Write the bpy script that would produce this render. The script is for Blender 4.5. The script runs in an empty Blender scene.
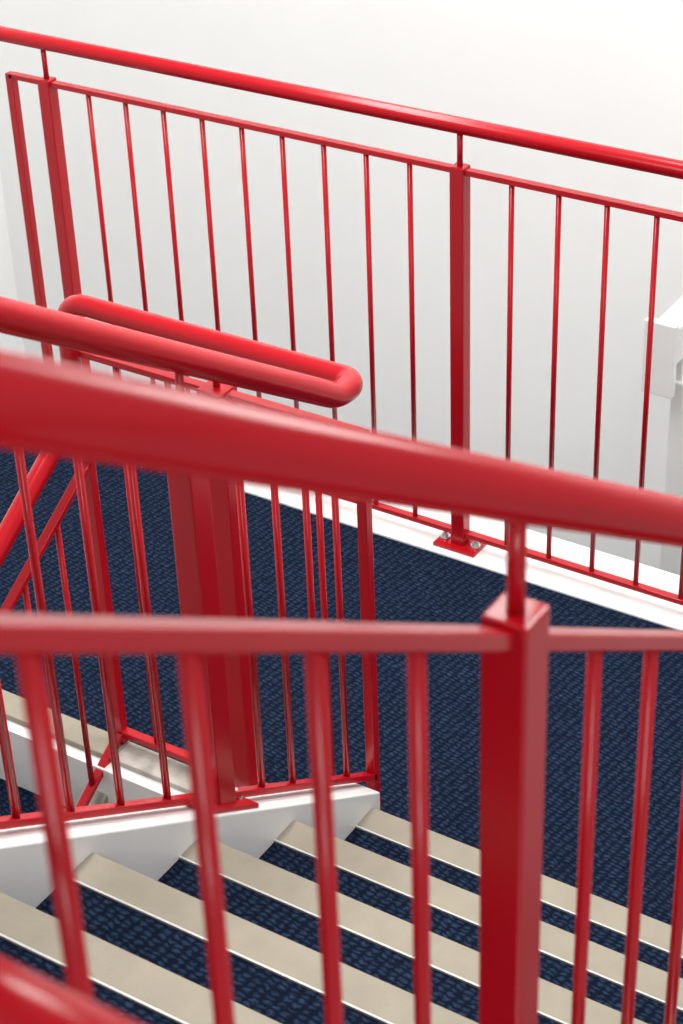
import bpy, bmesh, math, random
import numpy as np
from mathutils import Vector, Matrix
random.seed(4)
S=bpy.context.scene; COL=S.collection
S.view_settings.view_transform='Standard'; S.view_settings.look='None'
R_=0.1828; G_=0.28; SL=R_/G_
# ---------------------------------------------------------------- materials
def newmat(name):
    m=bpy.data.materials.new(name); m.use_nodes=True; nt=m.node_tree
    return m,nt,nt.nodes['Principled BSDF']
def paint(name,col,rough=.3,coat=.3,var=.06,bump=.0,scale=6,spec=.5):
    m,nt,b=newmat(name)
    tc=nt.nodes.new('ShaderNodeTexCoord'); n=nt.nodes.new('ShaderNodeTexNoise'); n.inputs['Scale'].default_value=scale; n.inputs['Detail'].default_value=4
    nt.links.new(tc.outputs['Object'],n.inputs['Vector'])
    r=nt.nodes.new('ShaderNodeValToRGB')
    r.color_ramp.elements[0].position=.3; r.color_ramp.elements[1].position=.7
    r.color_ramp.elements[0].color=(*[c*(1-var) for c in col],1); r.color_ramp.elements[1].color=(*[min(1,c*(1+var)) for c in col],1)
    nt.links.new(n.outputs['Fac'],r.inputs['Fac']); nt.links.new(r.outputs['Color'],b.inputs['Base Color'])
    b.inputs['Roughness'].default_value=rough; b.inputs['Coat Weight'].default_value=coat; b.inputs['Coat Roughness'].default_value=.08
    b.inputs['Specular IOR Level'].default_value=spec
    if bump:
        n2=nt.nodes.new('ShaderNodeTexNoise'); n2.inputs['Scale'].default_value=180; nt.links.new(tc.outputs['Object'],n2.inputs['Vector'])
        bp=nt.nodes.new('ShaderNodeBump'); bp.inputs['Strength'].default_value=bump; bp.inputs['Distance'].default_value=.002
        nt.links.new(n2.outputs['Fac'],bp.inputs['Height']); nt.links.new(bp.outputs['Normal'],b.inputs['Normal'])
    return m
RED=paint('red_gloss_paint',(.42,.004,.010),.2,0,.04,spec=.40)
WHITE=paint('white_wall_plaster',(.91,.91,.895),.7,0,.012,.1,1.5)
WTRIM=paint('white_painted_steel',(.78,.78,.76),.4,.1,.03)
CREAM=paint('cream_nosing_rubber',(.285,.252,.193),.6,0,.06,.15,20,spec=.3)
PALE=paint('pale_nosing_edge',(.56,.54,.49),.5,0,.04)
STEEL=paint('zinc_bolt',(.6,.6,.6),.3,0,.05); STEEL.node_tree.nodes['Principled BSDF'].inputs['Metallic'].default_value=.9
CONC=paint('stained_concrete',(.42,.39,.34),.85,0,.35,.4,14)
DARK=paint('floor_well_shade',(.03,.03,.035),.8,0,.2)  # near-black base colour stands in for shade at the bottom of the well
def carpet():
    m,nt,b=newmat('navy_woven_carpet'); L=nt.links.new
    tc=nt.nodes.new('ShaderNodeTexCoord')
    mp=nt.nodes.new('ShaderNodeMapping'); mp.inputs['Rotation'].default_value=(0,0,math.radians(8)); L(tc.outputs['Object'],mp.inputs['Vector'])
    n=nt.nodes.new('ShaderNodeTexNoise'); n.inputs['Scale'].default_value=80; n.inputs['Detail'].default_value=1
    L(mp.outputs['Vector'],n.inputs['Vector'])
    vs=nt.nodes.new('ShaderNodeVectorMath'); vs.operation='SUBTRACT'; vs.inputs[1].default_value=(.5,.5,.5); L(n.outputs['Color'],vs.inputs[0])
    vm=nt.nodes.new('ShaderNodeVectorMath'); vm.operation='SCALE'; vm.inputs['Scale'].default_value=.013; L(vs.outputs[0],vm.inputs[0])
    va=nt.nodes.new('ShaderNodeVectorMath'); va.operation='ADD'; L(mp.outputs['Vector'],va.inputs[0]); L(vm.outputs[0],va.inputs[1])
    mp2=nt.nodes.new('ShaderNodeMapping'); mp2.inputs['Scale'].default_value=(1.0,.55,.3); L(va.outputs[0],mp2.inputs['Vector'])
    v=nt.nodes.new('ShaderNodeTexVoronoi'); v.inputs['Scale'].default_value=92; v.inputs['Randomness'].default_value=.22; L(mp2.outputs['Vector'],v.inputs['Vector'])
    r2=nt.nodes.new('ShaderNodeValToRGB'); r2.color_ramp.elements[0].position=.12; r2.color_ramp.elements[0].color=(1,1,1,1); r2.color_ramp.elements[1].position=.5; r2.color_ramp.elements[1].color=(0,0,0,1)
    L(v.outputs['Distance'],r2.inputs['Fac'])
    sp=nt.nodes.new('ShaderNodeSeparateColor'); L(v.outputs['Color'],sp.inputs[0])
    mr_=nt.nodes.new('ShaderNodeMapRange'); mr_.inputs['To Min'].default_value=.65; mr_.inputs['To Max'].default_value=1; L(sp.outputs[0],mr_.inputs['Value'])
    mu=nt.nodes.new('ShaderNodeMath'); mu.operation='MULTIPLY'; L(mr_.outputs[0],mu.inputs[0]); L(r2.outputs['Color'],mu.inputs[1])
    mx=nt.nodes.new('ShaderNodeMix'); mx.data_type='RGBA'
    mx.inputs['A'].default_value=(.0035,.0068,.018,1); mx.inputs['B'].default_value=(.021,.040,.080,1)
    L(mu.outputs[0],mx.inputs['Factor']); L(mx.outputs['Result'],b.inputs['Base Color'])
    b.inputs['Roughness'].default_value=.95; b.inputs['Specular IOR Level'].default_value=.06
    bp=nt.nodes.new('ShaderNodeBump'); bp.inputs['Strength'].default_value=.7; bp.inputs['Distance'].default_value=.004
    L(r2.outputs['Color'],bp.inputs['Height']); L(bp.outputs['Normal'],b.inputs['Normal'])
    return m
CARPET=carpet()
# ---------------------------------------------------------------- helpers
def root(name,loc=(0,0,0)):
    e=bpy.data.objects.new(name,None); COL.objects.link(e); e.empty_display_size=.1; return e
def mesh(name,verts,faces,mat,parent=None,smooth=False,bevel=0):
    me=bpy.data.meshes.new(name); me.from_pydata([tuple(v) for v in verts],[],faces); 
    bm=bmesh.new(); bm.from_mesh(me); bmesh.ops.recalc_face_normals(bm,faces=bm.faces); bm.to_mesh(me); bm.free()
    me.materials.append(mat); o=bpy.data.objects.new(name,me); COL.objects.link(o)
    if smooth:
        for p in me.polygons: p.use_smooth=True
    if bevel:
        md=o.modifiers.new('bevel','BEVEL'); md.width=bevel; md.segments=2; md.limit_method='ANGLE'
    if parent: o.parent=parent
    return o
BF=[(0,1,2,3),(7,6,5,4),(0,4,5,1),(1,5,6,2),(2,6,7,3),(3,7,4,0)]
def box(name,x0,x1,y0,y1,z0,z1,mat,parent=None,bevel=0):
    v=[(x0,y0,z0),(x1,y0,z0),(x1,y1,z0),(x0,y1,z0),(x0,y0,z1),(x1,y0,z1),(x1,y1,z1),(x0,y1,z1)]
    return mesh(name,v,BF,mat,parent,bevel=bevel)
def bar(name,A,B,w,h,mat,parent=None,bevel=.0015):
    A=Vector(A);B=Vector(B);d=(B-A); s=Vector((d.x,d.y,0)).normalized().cross(Vector((0,0,1)))*w/2; u=Vector((0,0,h/2))
    v=[A-s-u,A+s-u,A+s+u,A-s+u,B-s-u,B+s-u,B+s+u,B-s+u]
    return mesh(name,v,BF,mat,parent,bevel=bevel)
def fillet(pts,rad,n=10):
    P=[Vector(p) for p in pts]; out=[P[0]]
    if not hasattr(rad,'__len__'): rad=[rad]*(len(P)-2)
    for i in range(1,len(P)-1):
        a=(P[i-1]-P[i]); b=(P[i+1]-P[i]); la,lb=a.length,b.length; a.normalize();b.normalize()
        ang=a.angle(b); t=min(rad[i-1]/math.tan(ang/2),la*.49 if i>1 else la*.95,lb*.49 if i<len(P)-2 else lb*.95); r=t*math.tan(ang/2)
        c=P[i]+(a+b).normalized()*(r/math.sin(ang/2))
        s=P[i]+a*t-c; e=P[i]+b*t-c
        for k in range(n+1):
            q=k/n; w=s.angle(e); out.append(c+(s*math.sin((1-q)*w)+e*math.sin(q*w))/math.sin(w))
    out.append(P[-1]); return out
def tube(name,pts,r,mat,parent=None,seg=28,cap=True):
    P=[Vector(p) for p in pts]; n=len(P); rr=r if hasattr(r,'__len__') else [r]*n
    T=[(P[min(i+1,n-1)]-P[max(i-1,0)]).normalized() for i in range(n)]
    ref=Vector((0,0,1)) if abs(T[0].z)<.9 else Vector((1,0,0))
    N=(ref-T[0]*ref.dot(T[0])).normalized(); V=[];F=[]
    for i in range(n):
        if i: N=(N-T[i]*N.dot(T[i])).normalized()
        B=T[i].cross(N)
        for k in range(seg):
            a=2*math.pi*k/seg; V.append(P[i]+(N*math.cos(a)+B*math.sin(a))*rr[i])
    for i in range(n-1):
        for k in range(seg):
            a=i*seg+k;b=i*seg+(k+1)%seg; F.append((a,b,b+seg,a+seg))
    if cap: F.append(tuple(range(seg))); F.append(tuple((n-1)*seg+k for k in range(seg)))
    o=mesh(name,V,F,mat,parent)
    for p in o.data.polygons:
        if len(p.vertices)==4: p.use_smooth=True
    return o
def rods(name,segs,r,mat,parent,seg=14):
    V=[];F=[]
    for A,B in segs:
        A=Vector(A);B=Vector(B);b0=len(V)
        for P in (A,B):
            for k in range(seg):
                a=2*math.pi*k/seg; V.append(P+Vector((math.cos(a)*r,math.sin(a)*r,0)))
        for k in range(seg): F.append((b0+k,b0+(k+1)%seg,b0+seg+(k+1)%seg,b0+seg+k))
        F.append(tuple(b0+k for k in range(seg)));F.append(tuple(b0+seg+k for k in range(seg)))
    o=mesh(name,V,F,mat,parent)
    for p in o.data.polygons:
        if len(p.vertices)==4: p.use_smooth=True
    return o
def post(name,x,y,z0,z1,w,ztop,parent,slope=None):
    """square post z0..z1 with cap, stub up to handrail at ztop, bolted base plate (along Y, or along the raking stringer)"""
    box(name,x-w/2,x+w/2,y-w/2,y+w/2,z0-(.02 if slope else 0),z1,RED,parent,bevel=.003)
    rods(name+'_stub',[((x,y,z1-.01),(x,y,ztop))],.0072,RED,parent,20)
    if slope is None:
        box(name+'_base_plate',x-.04,x+.04,y-.062,y+.062,z0-.002,z0+.009,RED,parent,bevel=.002)
    else:
        bar(name+'_base_plate',(x-.075,y,z0+.075*slope+.004),(x+.075,y,z0-.075*slope+.004),.075,.012,RED,parent,.002)
    for s in (-1,1):
        if slope is None: xx,yy,zz=x,y+s*.046,z0
        else: xx,yy,zz=x+s*.055,y,z0-s*.055*slope
        rods(name+'_washer',[((xx,yy,zz+.006),(xx,yy,zz+.013))],.013,STEEL,parent,20)
        rods(name+'_bolt',[((xx,yy,zz+.011),(xx,yy,zz+.021))],.009,STEEL,parent,6)
        rods(name+'_thread',[((xx,yy,zz+.018),(xx,yy,zz+.03))],.005,STEEL,parent,12)
PW=.038; BR=.0068; HR=.021; RW=.022; RH=.014
# ---------------------------------------------------------------- far landing railing (plane X=L)
L=1.1876; HH=1.178; HT=1.067; HB=.045
fr=root('landing_railing')
py=[.4536+1.256,.4536,.4536-1.256,.4536-2.512]
yend=py[0]+.125
for i,y in enumerate(py): post('post_%d'%(i+1),L,y,0.006,HT+.012,PW,HH-.015,fr)
bar('top_rail',(L,yend,HT),(L,py[3]-.12,HT),RW,RH,RED,fr); bar('bottom_rail',(L,yend,HB),(L,py[3]-.12,HB),RW,RH,RED,fr)
box('end_upright',L-.011,L+.011,yend-.012,yend+.012,HB,HT+.006,RED,fr,.0015)
sg=[]
for i in range(3):
    for k in range(9):
        y=py[i]-.138-k*(1.256-.276)/8; sg.append(((L,y,HB),(L,y,HT)))
rods('balusters',sg,BR,RED,fr)
hp=fillet([(L-.5,yend+.26,HH-.0),(L,yend+.26,HH),(L,py[3]-.3,HH)],.12)
tube('handrail',hp,HR-.001,RED,fr)
# ---------------------------------------------------------------- mid railing: upper flight inner side + well guard + lower flight
ym=.045; hm=1.16; dl=.118; hmb=.255
mr=root('stair_railing')
zr=lambda X,h:h-X*SL
Xe=.09; yl=.735
xtop=-2.9
low0=.885
ZL=1.151
pts=[(xtop,ym,zr(xtop,hm)),(.01,ym,zr(.01,hm)),(Xe-.012,ym,ZL),(Xe-.012,yl,ZL),(Xe-.017,yl,low0+.02),(-1.9,yl,low0-(Xe+1.9)*SL)]
fp=fillet(pts,[.10,.05,.05,.06],12)
rad=[]
for p in fp:
    t=min(max((p.y-ym)/.14,0),1); rad.append(.0245*(1-t)+.021*t)
tube('handrail',fp,rad,RED,mr,32)
bar('top_rail_upper',(xtop,ym,zr(xtop,hm-dl)),(Xe,ym,zr(Xe,hm-dl)),RW,RH,RED,mr)
bar('bottom_rail_upper',(xtop,ym,zr(xtop,hmb)),(Xe,ym,zr(Xe,hmb)),RW,.016,RED,mr)
zt=ZL-dl; zb=.035
box('end_upright',Xe-.011,Xe+.011,ym-.011,ym+.011,0.1,zt+.006,RED,mr,.0015)
for i,X in enumerate((-.437,-1.55,-2.58)):
    post('post_%d'%(i+1),X,ym,zr(X,R_)+.052,zr(X,hm-dl)+.012,.05,zr(X,hm)-.015,mr,SL)
sg=[]
for X in [-.30,-.20,-.105,-.01]+[-.437-.138-.12*k for k in range(7)]+[-1.55-.138-.12*k for k in range(7)]:
    sg.append(((X,ym,zr(X,hmb)),(X,ym,zr(X,hm-dl))))
# well guard
bar('top_rail_well',(Xe,ym,zt),(Xe,yl,zt),RW,RH,RED,mr); bar('bottom_rail_well',(Xe,ym,zb),(Xe,yl,zb),RW,.016,RED,mr)
post('well_post',Xe,.378,0.004,zt+.012,.058,zt+dl-.01,mr)
for y in (.255,.15,.50,.63): sg.append(((Xe,y,zb),(Xe,y,zt)))
box('corner_upright',Xe-.011,Xe+.011,yl-.011,yl+.011,zb-.1,zt+.006,RED,mr,.0015)
# lower flight
lt=low0-dl; lb=.035
zl=lambda X,h:h-(Xe-X)*SL
bar('top_rail_lower',(Xe,yl,lt),(-1.9,yl,zl(-1.9,lt)),RW,RH,RED,mr); bar('bottom_rail_lower',(Xe,yl,lb),(-1.9,yl,zl(-1.9,lb)),RW,.016,RED,mr)
for k in range(15):
    X=Xe-.12*(k+1); sg.append(((X,yl,zl(X,lb)),(X,yl,zl(X,lt))))
rods('balusters',sg,BR,RED,mr)
# ---------------------------------------------------------------- near railing (outer side of upper flight)
yn=-1.137; nr=root('stair_railing')
x0,x1=-3.3,.09
tube('handrail',fillet([(x0,yn,zr(x0,hm+.005)),(x1,yn,zr(x1,hm+.005)),(x1+.2,yn,zr(x1,hm+.005))],.1),HR,RED,nr,40)
bar('top_rail',(x0,yn,zr(x0,hm-dl-.002)),(x1,yn,zr(x1,hm-dl-.002)),RW,.017,RED,nr,.002); bar('bottom_rail',(x0,yn,zr(x0,hmb)),(x1,yn,zr(x1,hmb)),RW,.016,RED,nr)
sg=[]
for i,X in enumerate((-.46,-1.548,-2.636)):
    post('post_%d'%(i+1),X,yn,zr(X,R_)+.052,zr(X,hm-dl)+.024,PW,zr(X,hm)-.015,nr,SL)
for X0 in (-.46,-1.548,):
    for k in range(8): X=X0-.138-k*.116; sg.append(((X,yn,zr(X,hmb)),(X,yn,zr(X,hm-dl))))
for k in range(5): X=-.46+.1*(k+1); sg.append(((X,yn,zr(X,hmb)),(X,yn,zr(X,hm-dl))))
rods('balusters',sg,.0064,RED,nr,20)
tube('handrail_return',fillet([(-3.0,-1.10,2.294-.5),(-2.17,-1.10,2.294),(-2.17,-1.75,2.294),(-1.2,-1.75,2.9)],.06),HR,RED,nr,32)
# ---------------------------------------------------------------- staircase
st=root('staircase')
W0,W1=-1.17,.0
for n in range(11):
    X=-G_*n; z=R_*(n+1)
    box('riser_%d'%n,X-.016,X+.01,W0,W1,z-R_,z-.02,CARPET,st)
    box('tread_%d'%n,X-G_+.0,X-.05,W0,W1,z-.03,z,CARPET,st)
    box('nosing_%d'%n,X-.050,X+.014,W0,W1,z-.022,z+.004,CREAM,st,.002)
    box('nosing_edge_%d'%n,X-.054,X-.050,W0,W1,z-.022,z+.0045,PALE,st)
def slab(name,y0,y1,pts,mat,parent,bevel=0):
    n=len(pts); V=[(x,y0,z) for x,z in pts]+[(x,y1,z) for x,z in pts]
    F=[tuple(range(n)),tuple(range(2*n-1,n-1,-1))]+[(i,(i+1)%n,n+(i+1)%n,n+i) for i in range(n)]
    return mesh(name,V,F,mat,parent,bevel=bevel)
def stringer(name,y0,y1,top):
    slab(name,y0,y1,[(.045,-.2),(.045,R_-.045*SL+top),(-3.1,R_+3.1*SL+top),(-3.1,R_+3.1*SL-.36),(-.25,-.2)],WTRIM,st,.003)
stringer('stringer_inner',.0,.085,.05); stringer('stringer_outer',W0-.08,W0,.05)
slab('soffit',W0,W1,[(.0,-.02),(-3.05,3.05*SL-.06),(-3.05,3.05*SL-.16),(-.1,-.18)],WHITE,st)
# lower flight
LW0,LW1=.78,1.95
for n in range(9):
    X=.04-G_*n; z=-R_*(n+1)
    box('lower_riser_%d'%n,X-.01,X+.01,LW0,LW1,z,z+R_-.02,CARPET,st)
    box('lower_tread_%d'%n,X-G_,X,LW0,LW1,z-.03,z,CARPET,st)
    box('lower_nosing_%d'%n,X-G_-.014,X-G_+.056,LW0,LW1,z-.022,z+.004,CREAM,st,.002)
slab('lower_stringer_inner',.72,.785,[(.04,-.06),(.04,-.35),(-2.5,-.35-2.54*SL),(-2.5,-.06-2.54*SL+.0)],CONC,st,.003)
slab('lower_stringer_outer',1.95,2.03,[(.04,.05),(.04,-.35),(-2.5,-.35-2.54*SL),(-2.5,.05-2.54*SL)],WTRIM,st,.003)
# landing
ld=root('landing')
box('slab',.0,1.34,-1.9,2.03,-.26,-.012,WTRIM,ld)
box('carpet',.1,1.125,-1.9,1.95,-.012,.0,CARPET,ld)
box('carpet_at_riser',-.0,.1,-1.9,.0,-.012,.0,CARPET,ld)
box('edge_strip',1.125,1.34,-1.9,2.03,-.012,.006,WTRIM,ld,.003)
box('edge_nosing',.03,.1,.72,1.95,-.02,.004,CREAM,ld,.002)
box('well_edge',.03,.1,.0,.72,-.2,.002,CONC,ld,.002)
# ---------------------------------------------------------------- room shell
box('floor',-6,3.6,-5,4.2,-3.7,-3.6,DARK)
box('wall_back',3.2,3.35,-5,4.0,-3.6,4.5,WHITE)
box('wall_left',-6,3.35,3.85,4.0,-3.6,4.5,WHITE)
# white steel wall bracket on the right
c=root('wall_bracket')
bar('arm',(2.2,.335,.16),(3.21,.335,.16),.08,.12,WTRIM,c,.004)
bar('end_plate',(2.18,.345,.115),(2.205,.345,.115),.10,.24,WTRIM,c,.003)
bar('brace',(2.25,.335,.06),(3.21,.335,-.8),.08,.12,WTRIM,c,.004)
box('hanger',2.24,2.34,.20,.325,-3.6,.02,WTRIM,c,.006)
# ---------------------------------------------------------------- light
w=bpy.data.worlds.new('world'); S.world=w; w.use_nodes=True
w.node_tree.nodes['Background'].inputs[0].default_value=(.94,.965,1,1); w.node_tree.nodes['Background'].inputs[1].default_value=.5
def area(name,loc,target,sx,sy,e,col=(1,1,1)):
    l=bpy.data.lights.new(name,'AREA'); l.shape='RECTANGLE'; l.size=sx; l.size_y=sy; l.energy=e; l.color=col
    o=bpy.data.objects.new(name,l); COL.objects.link(o); o.location=loc
    o.rotation_euler=(Vector(target)-Vector(loc)).to_track_quat('-Z','Y').to_euler(); return o
area('skylight',(1.5,-2.0,5.2),(.6,.0,0),1.8,1.8,155,(1,.985,.96))
area('wall_fill',(1.5,1.0,4.8),(3.2,1.3,-.6),.8,6,285,(1,.99,.97))  # added fill that brightens the back wall, no actual fixture
area('front_fill',(-5.5,-4.0,4.2),(-1.2,-.8,1.2),2.5,2.5,115,(1,.99,.98))  # added fill behind the camera for the near railing fronts, no actual window
# ---------------------------------------------------------------- camera
cx,cy,cz,yaw,pit,rol,f=-2.5582,-1.6625,2.8982,.5867,.5742,-.0407,1952.1
fw=Vector((math.cos(yaw)*math.cos(pit),math.sin(yaw)*math.cos(pit),-math.sin(pit)))
rt=Vector((math.sin(yaw),-math.cos(yaw),0)); up=rt.cross(fw)
r2=rt*math.cos(rol)+up*math.sin(rol); u2=-rt*math.sin(rol)+up*math.cos(rol)
cd=bpy.data.cameras.new('camera'); cam=bpy.data.objects.new('camera',cd); COL.objects.link(cam); S.camera=cam
M=Matrix(((r2.x,u2.x,-fw.x,cx),(r2.y,u2.y,-fw.y,cy),(r2.z,u2.z,-fw.z,cz),(0,0,0,1))); cam.matrix_world=M
cd.sensor_fit='VERTICAL'; cd.sensor_height=36; cd.lens=36*f/1024; cd.clip_start=.02
cd.dof.use_dof=True; cd.dof.focus_distance=4.0; cd.dof.aperture_fstop=10
